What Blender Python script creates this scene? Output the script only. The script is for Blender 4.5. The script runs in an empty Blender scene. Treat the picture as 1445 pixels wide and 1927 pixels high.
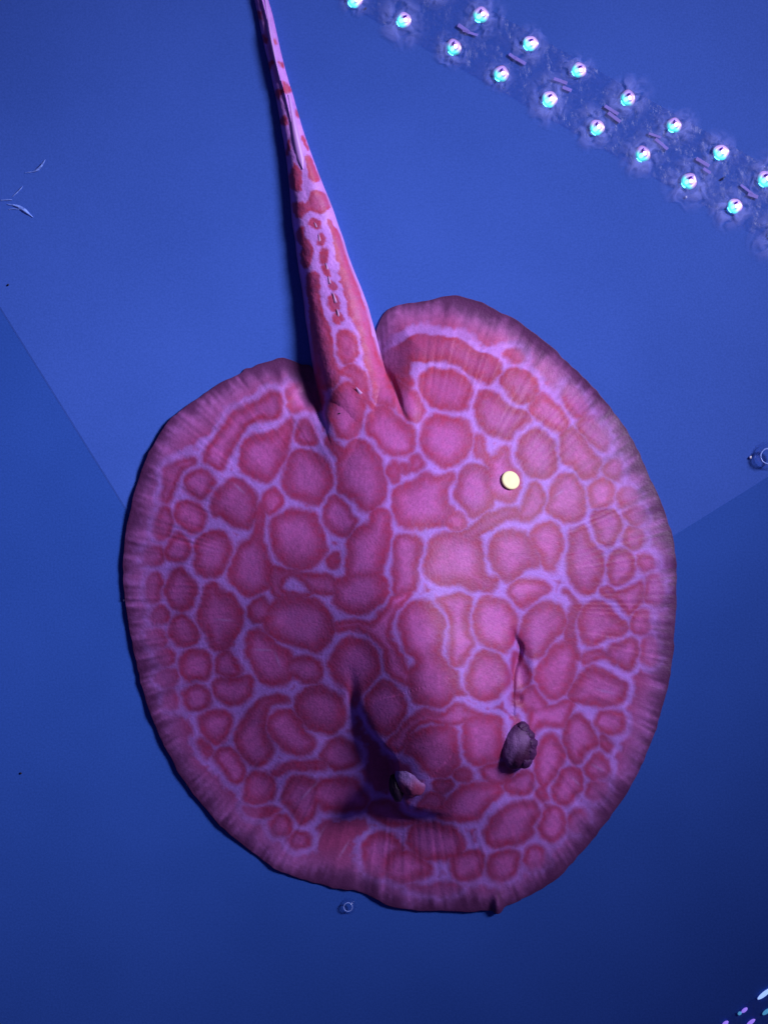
import bpy, math, random
import numpy as np

random.seed(7)
rng = np.random.default_rng(11)

# ------------------------------------------------------------------ camera, world, light, exposure
S = 0.0003                      # metres on the tank floor for one pixel of the photograph
W, H = 1445, 1927
CAM_Z = 0.90
SHEET_T = 0.00020                # thickness of the reflection sheet that the ray lies on

def X_of(px, z=0.0):
    return (px - W / 2) * S * (CAM_Z - z) / CAM_Z
def Y_of(py, z=0.0):
    return (H / 2 - py) * S * (CAM_Z - z) / CAM_Z
def P(px, py, z=0.0):
    return (X_of(px, z), Y_of(py, z), z)

scene = bpy.context.scene
col = scene.collection
cam_data = bpy.data.cameras.new('camera')
cam = bpy.data.objects.new('camera', cam_data)
col.objects.link(cam)
cam.location = (0, 0, CAM_Z)
cam.rotation_euler = (0, 0, 0)
cam_data.sensor_fit = 'VERTICAL'
cam_data.sensor_height = 36.0
cam_data.lens = 36.0 * CAM_Z / (H * S)
cam_data.clip_start = 0.01
cam_data.clip_end = 20.0
scene.camera = cam

world = bpy.data.worlds.new('World')
scene.world = world
world.use_nodes = True
bg = world.node_tree.nodes['Background']
bg.inputs['Color'].default_value = (0.34, 0.27, 0.9, 1)
bg.inputs['Strength'].default_value = 0.095

def spot(name, loc, target, watts, colour, cone, blend, radius):
    d = bpy.data.lights.new(name, 'SPOT')
    d.energy = watts
    d.color = colour
    d.spot_size = math.radians(cone)
    d.spot_blend = blend
    d.shadow_soft_size = radius
    o = bpy.data.objects.new(name, d)
    col.objects.link(o)
    o.location = loc
    from mathutils import Vector
    v = Vector(target) - Vector(loc)
    o.rotation_euler = v.to_track_quat('-Z', 'Y').to_euler()
    return o

AIM = P(400, 770)
EL, AZ, DIST = math.radians(34.5), math.radians(24), 1.90
spot('tank_spotlight', (AIM[0] + DIST * math.cos(EL) * math.cos(AZ), AIM[1] + DIST * math.cos(EL) * math.sin(AZ), DIST * math.sin(EL)),
     AIM, 312.0, (0.82, 0.76, 0.96), 25.6, 1.0, 0.27)

scene.view_settings.view_transform = 'Standard'
scene.view_settings.look = 'None'
scene.view_settings.exposure = 0.0
scene.view_settings.gamma = 1.0
scene.view_settings.use_curve_mapping = False

# ------------------------------------------------------------------ helpers
def tag(o, label=None, category=None, group=None, kind=None):
    if label: o['label'] = label
    if category: o['category'] = category
    if group: o['group'] = group
    if kind: o['kind'] = kind
    return o

def empty(name, loc=(0, 0, 0)):
    o = bpy.data.objects.new(name, None)
    o.empty_display_size = 0.01
    col.objects.link(o)
    o.location = loc
    return o

def mesh_obj(name, verts, faces, mat, parent=None, smooth=True, colours=None, offset=None):
    me = bpy.data.meshes.new(name)
    if isinstance(verts, np.ndarray): verts = verts.tolist()
    if isinstance(faces, np.ndarray): faces = faces.tolist()
    if offset is not None:
        verts = [(v[0] - offset[0], v[1] - offset[1], v[2] - offset[2]) for v in verts]
    me.from_pydata(verts, [], faces)
    if colours is not None:
        a = me.color_attributes.new('skin', 'FLOAT_COLOR', 'POINT')
        c = np.ones((len(verts), 4), np.float32)
        c[:, :3] = colours
        a.data.foreach_set('color', c.ravel())
    me.polygons.foreach_set('use_smooth', [smooth] * len(me.polygons))
    me.materials.append(mat)
    me.update()
    o = bpy.data.objects.new(name, me)
    col.objects.link(o)
    if parent is not None: o.parent = parent
    return o

def new_mat(name):
    m = bpy.data.materials.new(name)
    m.use_nodes = True
    nt = m.node_tree
    b = nt.nodes['Principled BSDF']
    return m, nt, b

def node(nt, typ, **kw):
    n = nt.nodes.new(typ)
    for k, v in kw.items():
        if k in n.inputs: n.inputs[k].default_value = v
        else: setattr(n, k, v)
    return n

def sst(a, b, x):
    t = np.clip((x - a) / (b - a), 0, 1)
    return t * t * (3 - 2 * t)

def vnoise(x, y, sc, seed):
    """smooth value noise in -1..1"""
    r = np.random.default_rng(seed)
    lat = r.uniform(-1, 1, (257, 257))
    x = np.asarray(x, float) / sc + 1000.0
    y = np.asarray(y, float) / sc + 1000.0
    xi = np.floor(x).astype(int); yi = np.floor(y).astype(int)
    fx = x - xi; fy = y - yi
    fx = fx * fx * (3 - 2 * fx); fy = fy * fy * (3 - 2 * fy)
    x0 = xi % 256; x1 = (xi + 1) % 256; y0 = yi % 256; y1 = (yi + 1) % 256
    a = lat[y0, x0] * (1 - fx) + lat[y0, x1] * fx
    b = lat[y1, x0] * (1 - fx) + lat[y1, x1] * fx
    return a * (1 - fy) + b * fy

def catmull(pts, closed=True, n=5):
    p = np.asarray(pts, float)
    out = []
    m = len(p)
    rngi = range(m) if closed else range(m - 1)
    for i in rngi:
        if closed:
            p0, p1, p2, p3 = p[(i - 1) % m], p[i], p[(i + 1) % m], p[(i + 2) % m]
        else:
            p0, p1, p2, p3 = p[max(i - 1, 0)], p[i], p[i + 1], p[min(i + 2, m - 1)]
        for k in range(n):
            t = k / n
            out.append(0.5 * ((2 * p1) + (-p0 + p2) * t + (2 * p0 - 5 * p1 + 4 * p2 - p3) * t * t + (-p0 + 3 * p1 - 3 * p2 + p3) * t ** 3))
    if not closed: out.append(p[-1])
    return np.array(out)

def seg_dist(gx, gy, pts, closed=True):
    """distance to a polyline, and arc position of the nearest point"""
    best = np.full(gx.shape, 1e9); pos = np.zeros(gx.shape)
    n = len(pts); acc = 0.0
    for i in range(n if closed else n - 1):
        ax, ay = pts[i]; bx, by = pts[(i + 1) % n]
        dx, dy = bx - ax, by - ay
        L2 = dx * dx + dy * dy + 1e-12
        t = np.clip(((gx - ax) * dx + (gy - ay) * dy) / L2, 0, 1)
        d = (gx - ax - t * dx) ** 2 + (gy - ay - t * dy) ** 2
        m = d < best
        best = np.where(m, d, best)
        pos = np.where(m, acc + t * math.sqrt(L2), pos)
        acc += math.sqrt(L2)
    return np.sqrt(best), pos / acc

def inside(gx, gy, pts):
    r = np.zeros(gx.shape, bool)
    n = len(pts)
    for i in range(n):
        ax, ay = pts[i]; bx, by = pts[(i + 1) % n]
        if ay == by: continue
        c = (ay > gy) != (by > gy)
        r ^= c & (gx < (bx - ax) * (gy - ay) / (by - ay) + ax)
    return r

def sdf(gx, gy, pts):
    d, _ = seg_dist(gx, gy, pts)
    return np.where(inside(gx, gy, pts), d, -d)

# ------------------------------------------------------------------ tank floor and a sheet standing in for a ceiling reflection
def plastic(name, c1, c2, rough):
    m, nt, b = new_mat(name)
    tc = node(nt, 'ShaderNodeTexCoord')
    big = node(nt, 'ShaderNodeTexNoise', Scale=9.0, Detail=3.0, Roughness=0.55)
    fine = node(nt, 'ShaderNodeTexNoise', Scale=900.0, Detail=2.0, Roughness=0.6)
    nt.links.new(tc.outputs['Object'], big.inputs['Vector'])
    nt.links.new(tc.outputs['Object'], fine.inputs['Vector'])
    mx = node(nt, 'ShaderNodeMath', operation='MULTIPLY_ADD')
    mx.inputs[1].default_value = 0.65; mx.inputs[2].default_value = 0.0
    nt.links.new(fine.outputs['Fac'], mx.inputs[0])
    ad = node(nt, 'ShaderNodeMath', operation='MULTIPLY_ADD')
    ad.inputs[1].default_value = 0.5
    nt.links.new(big.outputs['Fac'], ad.inputs[0]); nt.links.new(mx.outputs[0], ad.inputs[2])
    rp = node(nt, 'ShaderNodeValToRGB')
    rp.color_ramp.elements[0].position = 0.30; rp.color_ramp.elements[0].color = (*c1, 1)
    rp.color_ramp.elements[1].position = 0.75; rp.color_ramp.elements[1].color = (*c2, 1)
    nt.links.new(ad.outputs[0], rp.inputs['Fac'])
    nt.links.new(rp.outputs['Color'], b.inputs['Base Color'])
    b.inputs['Roughness'].default_value = rough
    b.inputs['Specular IOR Level'].default_value = 0.08
    bp = node(nt, 'ShaderNodeBump', Strength=0.08, Distance=0.0004)
    nt.links.new(fine.outputs['Fac'], bp.inputs['Height'])
    nt.links.new(bp.outputs['Normal'], b.inputs['Normal'])
    return m

M_floor = plastic('blue_tank_plastic', (0.018, 0.068, 0.32), (0.030, 0.098, 0.44), 0.6)
M_sheet = plastic('reflection_pale_blue', (0.032, 0.090, 0.39), (0.050, 0.124, 0.52), 0.6)  # lighter tone is the ceiling reflection put into a colour

fl = mesh_obj('floor', [(-1, -1, 0), (1, -1, 0), (1, 1, 0), (-1, 1, 0)], [(0, 1, 2, 3)], M_floor, smooth=False)
tag(fl, kind='structure')

def prism(pts, z0, z1, bev=0.0, inset=None):
    """pts: world xy outline (counter-clockwise); small bevel along the top edge"""
    n = len(pts)
    c = np.mean(np.asarray(pts), axis=0)
    v = [(p[0], p[1], z0) for p in pts]
    v += [(p[0], p[1], z1 - bev) for p in pts]
    ins = []
    for i in range(n):
        a = np.array(pts[i - 1]); b = np.array(pts[i]); d = np.array(pts[(i + 1) % n])
        e1 = (b - a) / np.linalg.norm(b - a); e2 = (d - b) / np.linalg.norm(d - b)
        nn = np.array([-e1[1] - e2[1], e1[0] + e2[0]])
        nn /= max(np.linalg.norm(nn), 1e-9)
        q = b + nn * (bev if inset is None else inset)
        ins.append((q[0], q[1], z1))
    v += ins
    f = []
    for k in (0, 1):
        for i in range(n):
            j = (i + 1) % n
            f.append((k * n + i, k * n + j, (k + 1) * n + j, (k + 1) * n + i))
    f.append(tuple(range(2 * n, 3 * n)))
    f.append(tuple(reversed(range(n))))
    return v, f

cx_, cy_ = X_of(547), Y_of(1457)
u1 = np.array([-547.0, 877.0]); u1 /= np.linalg.norm(u1)
u2 = np.array([u1[1], -u1[0]])
c0 = np.array([cx_, cy_])
rr = 0.006
corner = []
for k in range(9):
    a = math.pi * (1.0 + 0.5 * k / 8)
    corner.append(c0 + (u1 + u2) * rr + rr * (math.cos(a) * u2 + math.sin(a) * u1))
outl = corner + [c0 + u2 * 0.62, c0 + u2 * 0.62 + u1 * 0.62, c0 + u1 * 0.62]
outl = [tuple(p) for p in outl]
area = sum(outl[i][0] * outl[(i + 1) % len(outl)][1] - outl[(i + 1) % len(outl)][0] * outl[i][1] for i in range(len(outl)))
if area < 0: outl.reverse()
v, f = prism(outl, 0.0, SHEET_T, 0.00016, 0.0009)
sh = mesh_obj('reflection_sheet', v, f, M_sheet, smooth=False)  # thin slab added in place of the reflected ceiling
tag(sh, 'square cornered lighter blue sheet in place of a ceiling reflection, under the stingray', 'sheet')

# ------------------------------------------------------------------ stingray: traced skin pattern
TILES = {'A': (220, 660, .24913), 'B': (560, 660, .24913), 'C': (900, 660, .24913), 'D': (220, 980, .24913),
         'E': (560, 980, .24913), 'F': (920, 980, .24913), 'G': (260, 1300, .24913), 'H': (600, 1380, .24913),
         'I': (900, 1300, .24913), 'J': (700, 550, .24913), 'K': (600, 1150, .3114), 'T': (490, 280, .20747),
         'U': (450, 0, .2076)}
CELLS = """
A 650,810 690,720 760,660 820,560 900,450 1050,400 1150,320 1230,330 1250,420 1220,500 1080,520 980,570 900,680 830,800 790,880 700,860
A 1300,280 1400,230 1460,300 1480,420 1400,430 1330,470 1310,380
A 930,820 960,700 1060,640 1180,620 1250,570 1320,530 1310,600 1285,720 1240,860 1180,960 1110,980 1020,930 950,880
A 720,1150 760,1050 850,970 930,970 1020,1050 1060,1120 1060,1230 1000,1320 900,1320 800,1260 730,1220
A 510,1000 560,930 640,905 720,950 730,1000 690,1080 630,1120 570,1070
A 450,1240 480,1150 560,1130 620,1170 660,1240 640,1330 560,1360 480,1310
A 300,1380 310,1260 350,1190 400,1220 420,1320 390,1390 340,1420
A 360,920 430,860 560,800 580,850 500,900 450,980 420,1100 370,1160 340,1100 370,1010
A 1120,1180 1130,1090 1190,1050 1250,1110 1220,1180 1160,1230
A 1350,640 1380,560 1430,520 1500,640 1480,690 1400,690
B -100,950 -80,830 -20,760 80,760 170,800 230,880 245,980 210,1080 160,1150 120,1170 40,1130 -40,1090 -90,1030
B 230,480 250,350 330,260 420,250 490,330 500,430 470,540 440,620 390,650 320,640 260,570
B 520,570 560,480 640,420 700,440 780,520 850,590 870,670 860,760 780,800 700,790 620,730 560,650
B 400,680 490,690 560,760 620,830 650,960 650,1080 590,1180 520,1200 440,1140 370,1090 310,1050 300,900 320,800
B 220,650 280,680 340,760 330,830 270,780
B 730,200 790,250 860,300 920,370 940,450 920,520 860,530 800,480 760,430 760,330
B 690,160 800,120 855,190 850,270 780,210
B 920,230 980,160 1100,140 1200,180 1300,240 1310,320 1270,380 1260,440 1150,430 1050,420 980,360 930,290
B 930,650 960,540 1040,490 1150,500 1240,530 1300,610 1300,720 1260,800 1180,870 1100,860 1000,800 940,740
B 720,1100 760,1020 880,980 950,930 1040,960 1130,930 1170,970 1120,1060 1130,1160 1170,1230 1130,1300 1040,1320 900,1340 790,1310 740,1230
B 1130,1260 1200,1240 1260,1270 1260,1320 1200,1350 1130,1310
B 1200,1030 1230,940 1310,870 1400,880 1450,930 1480,1060 1440,1190 1340,1250 1250,1190 1200,1120
B 850,820 900,800 950,850 930,890 870,900
B 685,920 720,850 770,880 760,950 720,980
B 770,870 830,860 880,890 800,920
B 200,1240 240,1150 290,1110 350,1160 400,1240 450,1270 430,1330 380,1380 290,1370 230,1310
B 100,350 140,300 185,360 170,420 120,430
E 375,300 385,150 450,80 540,20 580,-80 650,-90 700,-20 695,90 670,230 640,330 610,400 500,430 400,430 360,350
E 280,560 260,480 350,430 430,380 560,380 620,420 670,510 640,590 570,670 470,700 360,680 290,620
E 0,410 100,400 200,410 260,450 290,530 200,550 120,540 60,470
E -190,90 -170,-20 -60,-70 40,-80 120,-30 180,60 200,180 180,270 100,350 0,370 -100,330 -170,230
E 220,290 250,250 300,270 290,340 240,345
E 740,140 820,105 920,130 925,220 900,330 900,430 890,500 800,540 740,560 720,480 730,330
E 720,560 850,530 800,620 750,660 710,790 700,870 740,950 800,1040 820,1120 870,1180 840,1240 760,1200 690,1140 680,1060 640,960 560,870 480,820 320,830 290,780 430,760 560,770 640,690 690,640
E 990,200 1030,140 1120,100 1260,100 1370,150 1400,250 1390,350 1420,420 1500,440 1450,540 1330,510 1200,480 1080,470 980,410 970,320
E 780,790 800,680 880,620 980,620 1060,690 1095,800 1095,900 1080,1000 1130,1080 1190,1140 1210,1230 1270,1300 1200,1310 1120,1390 1020,1400 900,1360 870,1300 850,1230 840,1150 890,1090 880,1020 830,980 790,900
E 1180,570 1250,560 1300,580 1280,680 1270,780 1300,870 1320,930 1280,1000 1230,1080 1180,1080 1150,1000 1160,880 1150,760 1110,660 1050,590
E -240,790 -200,650 -120,590 0,570 130,600 230,680 265,800 230,910 150,980 50,970 -70,920 -180,850
E 250,1060 300,960 400,900 500,900 570,970 615,1070 610,1150 540,1240 480,1310 430,1400 380,1300 320,1230 270,1150
E -90,1110 -10,1050 100,1040 180,1070 195,1140 170,1210 80,1210 0,1180 -80,1170
E -20,1420 0,1330 80,1260 180,1250 280,1290 340,1370 360,1460 330,1560 260,1610 160,1590 60,1530
E -190,370 -100,380 0,390 60,410 0,420 -60,430 -120,500 -60,560 100,550 -20,590 -150,590 -200,500
K 280,580 320,490 400,430 470,470 520,550 510,650 450,720 390,740 320,690
K 900,380 930,290 1000,250 1090,290 1140,370 1130,450 1060,520 960,520 910,460
K 520,840 560,760 650,710 760,690 820,740 830,860 820,960 700,1000 640,970 590,890
K 870,700 900,650 980,640 1080,660 1100,720 1095,860 1060,900 960,930 890,880 870,790
K 825,980 870,950 920,980 910,1015 850,1020
K 690,1050 740,1020 800,1030 790,1080 740,1110
K 980,960 1060,920 1140,920 1160,980 1100,1050 1010,1030
K 720,1220 800,1140 870,1060 960,1040 1090,1070 1100,1110 1020,1170 980,1250 900,1270 830,1260 770,1250
K 560,650 640,600 740,620 840,570 900,600 1000,640 900,660 800,690 680,660 600,690 540,770 480,840 420,800 470,740
K 1165,330 1190,240 1240,300 1275,380 1250,450 1190,480 1165,440
K 1170,500 1230,510 1240,560 1180,560
K 20,870 60,800 130,780 220,830 230,900 180,950 100,950
K -60,1120 0,1040 100,1010 220,1040 280,1120 270,1190 150,1200 40,1190
K 540,1390 570,1310 660,1280 760,1290 850,1350 860,1450 780,1500 640,1490 560,1450
K 600,1180 640,1130 720,1110 760,1150 730,1200 640,1190
K 300,1190 420,1150 500,1230 620,1270 560,1290 440,1290
J 80,480 180,400 300,340 400,310 520,350 640,350 740,400 800,460 900,480 970,540 970,620 880,680 790,650 700,590 600,540 540,500 440,520 290,530 280,600 200,600 110,570
C 180,230 240,150 330,160 420,220 440,300 400,360 320,385 250,330 200,290
C 10,330 60,300 140,340 240,420 380,500 360,540 280,590 230,660 150,640 50,610 0,540 -30,450
C 390,440 430,360 490,330 560,370 630,450 670,530 640,600 560,590 460,520
C 620,700 630,620 720,600 800,680 850,770 910,830 900,920 840,960 770,920 720,850 640,830
C 300,760 330,660 410,600 500,640 560,720 585,840 550,930 480,960 390,930 330,840
C -20,640 40,680 60,760 100,800 200,720 230,760 240,840 310,920 320,1000 290,1090 250,1150 200,1150 100,1110 60,1000 90,900 30,800 -20,780
C 300,1250 350,1160 400,1020 450,1020 490,1100 460,1210 360,1280
C -150,1400 -60,1330 60,1250 180,1210 290,1200 300,1260 200,1280 100,1330 0,1400 -80,1450 -140,1440
C 540,1100 570,1000 640,930 730,950 780,1020 790,1130 800,1210 740,1280 650,1290 560,1230 520,1190
C 830,1060 860,1000 930,980 1000,1020 1000,1100 960,1170 880,1190 850,1140
C 860,1280 920,1220 1010,1200 1070,1260 1070,1350 1030,1430 980,1460 920,1430 890,1350
C 1040,1100 1090,1030 1170,1040 1200,1110 1150,1160 1080,1160
C 1110,1230 1180,1180 1240,1220 1230,1290 1150,1300
C 950,930 990,830 1060,850 1080,930 1020,970
C 760,560 840,500 920,580 980,680 950,750 880,720 800,640
C 650,330 700,260 780,340 820,440 780,520 700,450
C 190,20 280,0 340,50 290,100 230,70
F 10,230 50,120 150,80 250,100 300,160 340,240 370,320 280,360 180,440 110,440 40,360
F 310,100 380,30 470,30 540,100 550,200 510,300 490,370 430,350 370,260 330,190
F 590,330 620,200 620,100 700,50 740,90 760,150 830,230 860,330 840,450 760,540 670,500 610,430
F 1030,150 1050,60 1110,50 1160,120 1140,200 1080,210
F 905,330 930,250 1000,220 1080,260 1100,360 1050,430 970,480 920,430
F -120,730 -90,640 -30,590 80,590 150,650 200,720 190,830 180,900 120,990 30,960 -60,920 -110,830
F 160,530 200,470 310,450 430,480 440,520 380,540 320,590 240,640 180,590
F 250,760 290,670 400,610 520,640 570,720 560,830 480,920 360,1030 280,980 230,880
F 690,760 700,680 800,610 890,650 960,730 1030,790 1000,850 880,890 760,930 700,880
F 850,520 910,500 960,550 1050,510 1140,460 1160,540 1130,650 1060,700 1000,640 960,590 870,560
F 350,1130 400,1060 520,950 620,930 660,1000 650,1100 620,1200 580,1290 490,1330 420,1310 360,1210
F 600,720 640,620 560,540 620,560 680,640 660,740 640,860 660,960 700,1040 660,1040 610,930 590,900
F 890,1010 940,940 1050,900 1110,950 1110,1050 1070,1120 980,1090 910,1050
F 710,1060 720,1000 860,980 900,1030 840,1040 740,1090
F 620,1290 680,1170 780,1120 860,1140 960,1190 1030,1230 1020,1320 960,1380 830,1400 680,1380 610,1360
F 1070,800 1110,710 1180,690 1210,780 1180,850 1110,860
F 1130,300 1180,260 1240,300 1230,370 1160,370
F 1180,600 1200,450 1280,420 1310,520 1280,620
F 1160,1040 1160,920 1230,900 1270,990 1240,1080
F 230,1350 260,1300 330,1260 380,1330 430,1400 400,1460 300,1440
I 400,180 440,130 520,110 680,80 690,180 650,260 560,260 480,260 400,330
I 440,470 470,380 550,330 620,400 640,490 600,590 540,680 470,720 440,620
I 650,320 690,220 760,195 830,240 870,330 880,410 800,450 770,530 710,520 670,430
I 890,240 920,170 1010,165 1080,200 1080,290 1000,310 910,280
I 910,370 950,330 1000,380 990,440 930,420
I 800,600 850,520 900,470 970,520 990,590 960,640 870,660
I 570,750 600,670 660,590 720,580 770,650 770,740 710,800 660,850 590,820
I 430,760 470,720 520,790 500,840 450,810
I 460,1040 490,930 530,870 610,890 650,960 630,1060 570,1120 490,1100
I 60,1060 140,950 250,860 370,840 430,850 450,920 410,1010 400,1080 330,1140 200,1170 60,1150
I 200,740 250,660 330,610 400,620 410,680 370,760 280,780
I 80,1300 110,1230 220,1215 310,1230 300,1320 250,1400 160,1430 90,1380
I 360,1280 390,1180 480,1190 510,1260 480,1320 400,1330
I 680,1000 700,920 780,900 820,960 790,1040 720,1050
I 820,780 850,700 930,700 940,780 880,820
H 1000,1010 1030,910 1130,890 1230,910 1240,1010 1200,1080 1120,1110 1030,1090
H 680,1150 800,1160 900,1130 1000,1140 1060,1180 960,1200 860,1200 740,1190
H 500,1060 520,960 640,900 760,940 840,1020 760,1090 620,1120
H 330,880 420,780 540,760 640,870 540,940 480,1080 360,1030
D 590,200 640,110 730,80 820,120 845,210 810,330 760,400 690,410 620,370 590,290
D 380,200 410,130 470,110 530,150 540,230 500,300 420,290 370,250
D 380,500 410,400 480,360 560,430 600,500 570,600 520,670 430,650 390,580
D 840,410 880,270 920,190 1000,150 1050,80 1060,-20 1080,-110 1120,-120 1120,0 1100,120 1130,230 1160,350 1170,480 1120,530 1040,560 950,540 870,470
D 610,700 650,590 680,490 730,470 800,530 880,590 940,700 940,790 880,880 800,970 720,960 670,850
D 995,680 1040,610 1110,600 1160,650 1150,740 1090,770 1030,750
D 400,820 430,740 510,710 580,770 610,850 590,930 510,950 430,900
D 480,1100 510,1020 600,990 690,1020 710,1100 680,1190 600,1200 520,1200
D 970,1000 990,890 1070,830 1150,850 1210,930 1290,1000 1330,1080 1310,1180 1220,1230 1110,1220 1060,1160 1010,1080
D 730,1260 770,1200 880,1190 1000,1180 1020,1280 980,1340 890,1390 780,1350
D 770,1160 770,1050 800,980 850,990 890,1070 930,1130 880,1170
D 510,1340 530,1270 610,1250 690,1300 690,1380 630,1420 540,1410
D 310,1200 350,1130 430,1140 450,1210 400,1250
D 310,1020 350,970 420,990 420,1060 350,1080
D 260,710 310,640 370,690 370,760 300,770
D 370,1340 400,1280 450,1310 440,1390 390,1400
D 210,240 270,190 340,210 350,290 280,320 220,300
D 240,480 290,400 340,440 330,560 280,600 240,560
D 230,880 290,820 370,870 350,930 270,930
G 470,250 490,180 580,150 680,180 700,260 660,340 590,380 510,340
G 590,500 620,430 690,430 760,500 800,590 780,670 710,680 640,600
G 800,740 830,650 910,610 1000,650 1030,730 1000,810 900,840 820,820
G 740,400 760,290 850,150 960,60 1080,30 1130,60 1020,110 960,200 960,300 1010,420 1000,500 900,560 820,520
G 980,250 1040,170 1130,150 1210,220 1270,310 1330,380 1300,450 1210,490 1100,450 1030,370
G 1000,610 1100,570 1250,540 1400,520 1410,580 1300,600 1150,600 1050,630
G 1110,760 1140,680 1230,660 1330,690 1370,800 1330,920 1240,990 1150,900 1100,830
G 990,1010 1060,940 1140,970 1130,1060 1040,1090
G 1130,1130 1180,1060 1280,1080 1290,1160 1190,1190
G 460,380 520,390 560,470 520,480
G 800,880 900,900 1000,880 1060,900 960,950 860,930
T 265,240 290,120 340,170 380,260 385,370 330,380 270,350
T 405,100 440,70 490,140 540,230 530,270 490,300 460,290 420,210
T 280,510 330,480 420,470 480,380 540,390 600,430 640,510 600,580 530,580 450,550 390,590 370,630 300,630 290,560
T 420,670 480,620 550,650 555,710 500,740 440,700
T 510,840 530,760 570,790 580,860 545,880
T 545,900 600,900 620,1000 590,1050 550,1040
T 565,1090 600,1050 650,1090 660,1150 610,1150
T 610,1230 640,1170 690,1230 680,1280 630,1280
T 610,1380 650,1300 720,1360 740,1440 690,1480 640,1450
T 670,1540 700,1470 760,1510 765,1570 710,1600
T 685,1740 730,1660 790,1640 850,1700 890,1800 880,1890 830,1940 760,1940 710,1860
T 320,800 340,720 390,710 420,800 480,920 460,1060 380,1080 350,1000 360,910
T 400,1190 430,1120 520,1120 550,1220 540,1340 580,1480 640,1620 640,1750 670,1900 740,2040 650,2150 520,2180 500,2050 470,1800 440,1500 420,1350
T 610,650 660,680 720,780 780,940 850,1150 910,1320 990,1500 1050,1750 1130,1980 1220,2200 1230,2330 1150,2320 1060,2280 1000,2120 960,1980 940,1820 870,1650 810,1500 790,1380 720,1200 710,1080 670,960 640,830
T 760,2000 830,1960 900,2000 950,2080 980,2250 1060,2360 1000,2330 900,2200 830,2080 740,2060
U 420,1360 440,1270 465,1280 465,1400 430,1420
U 565,1240 600,1240 645,1360 620,1370
U 370,1120 400,1050 430,1070 430,1140 390,1150
U 505,1010 540,1030 550,1090 520,1070
U 320,830 380,820 390,750 450,780 480,840 430,850 370,880 350,920 330,900
U 270,550 330,550 320,600 300,650 280,620
U 360,560 410,580 420,630 380,600
U 310,340 350,370 340,400 310,370
U 220,310 255,330 250,380 225,370
U 175,110 205,120 205,180 180,180
"""
OUTLINE = [(704,640),(712,612),(725,588),(745,575),(775,570),(805,565),(830,559),(858,557),(878,562),(905,570),(935,583),(965,598),(1000,625),(1040,655),(1060,675),(1090,702),(1120,735),(1150,770),(1175,805),(1200,850),(1216,885),(1232,920),(1250,965),(1264,1010),(1271,1045),(1272,1100),(1273,1150),(1269,1200),(1262,1260),(1252,1310),(1238,1360),(1217,1420),(1190,1475),(1165,1515),(1130,1560),(1095,1605),(1050,1650),(1010,1678),(975,1695),(952,1704),(942,1716),(934,1719),(924,1713),(905,1714),(870,1716),(820,1715),(775,1712),(740,1707),(710,1695),(685,1682),(660,1675),(630,1672),(600,1664),(560,1652),(520,1635),(480,1608),(440,1575),(405,1545),(370,1500),(340,1460),(320,1425),(300,1385),(278,1330),(262,1270),(248,1210),(240,1160),(235,1120),(233,1070),(235,1020),(240,985),(250,935),(262,900),(275,865),(290,835),(310,800),(335,775),(362,757),(395,735),(430,712),(455,698),(480,688),(505,680),(530,674),(550,680),(570,688),(585,690),(600,712),(618,750),(650,756),(688,700)]

X0, X1, Y0, Y1 = 190, 1310, -200, 1750
gxs = np.arange(X0, X1, 1.0); gys = np.arange(Y0, Y1, 1.0)
GX, GY = np.meshgrid(gxs, gys)
# the skin grain makes every border of the pattern wander a little
WX = GX + 4.0 * vnoise(GX, GY, 26, 1) + 2.0 * vnoise(GX, GY, 9, 2) + 0.9 * vnoise(GX, GY, 3.2, 3)
WY = GY + 4.0 * vnoise(GX, GY, 26, 4) + 2.0 * vnoise(GX, GY, 9, 5) + 0.9 * vnoise(GX, GY, 3.2, 6)
CELL = np.full(GX.shape, -40.0)
CORE = np.zeros(GX.shape)
TONE = np.zeros(GX.shape)
for ci, line in enumerate(CELLS.strip().split('\n')):
    parts = line.split()
    ox, oy, sc = TILES[parts[0]]
    pts = [(ox + float(a) * sc, oy + float(b) * sc) for a, b in (q.split(',') for q in parts[1:])]
    pts = catmull(pts, True, 4)
    bx0, by0 = pts.min(0) - 26; bx1, by1 = pts.max(0) + 26
    ix0 = max(int(bx0 - X0), 0); ix1 = min(int(bx1 - X0), GX.shape[1]); iy0 = max(int(by0 - Y0), 0); iy1 = min(int(by1 - Y0), GX.shape[0])
    sl = (slice(iy0, iy1), slice(ix0, ix1))
    d = sdf(WX[sl], WY[sl], pts)
    mx = max(d.max(), 1.0)
    core = sst(0.0, 0.72, (d - 1) / max(mx, 14.0)) * np.clip((mx - 7) / 12.0, 0, 1)
    better = d > CELL[sl]
    CORE[sl] = np.where(d > 0, np.maximum(CORE[sl], core), CORE[sl])
    TONE[sl] = np.where(better, rng.uniform(-1, 1), TONE[sl])
    CELL[sl] = np.maximum(CELL[sl], d)

OUT = catmull(OUTLINE, True, 4)
# distance to the disc edge, on a coarse grid then interpolated
cgx = np.arange(X0, X1 + 6, 4.0); cgy = np.arange(500, Y1 + 6, 4.0)
CX, CY = np.meshgrid(cgx, cgy)
EDGE_C = sdf(CX, CY, OUT)
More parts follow.
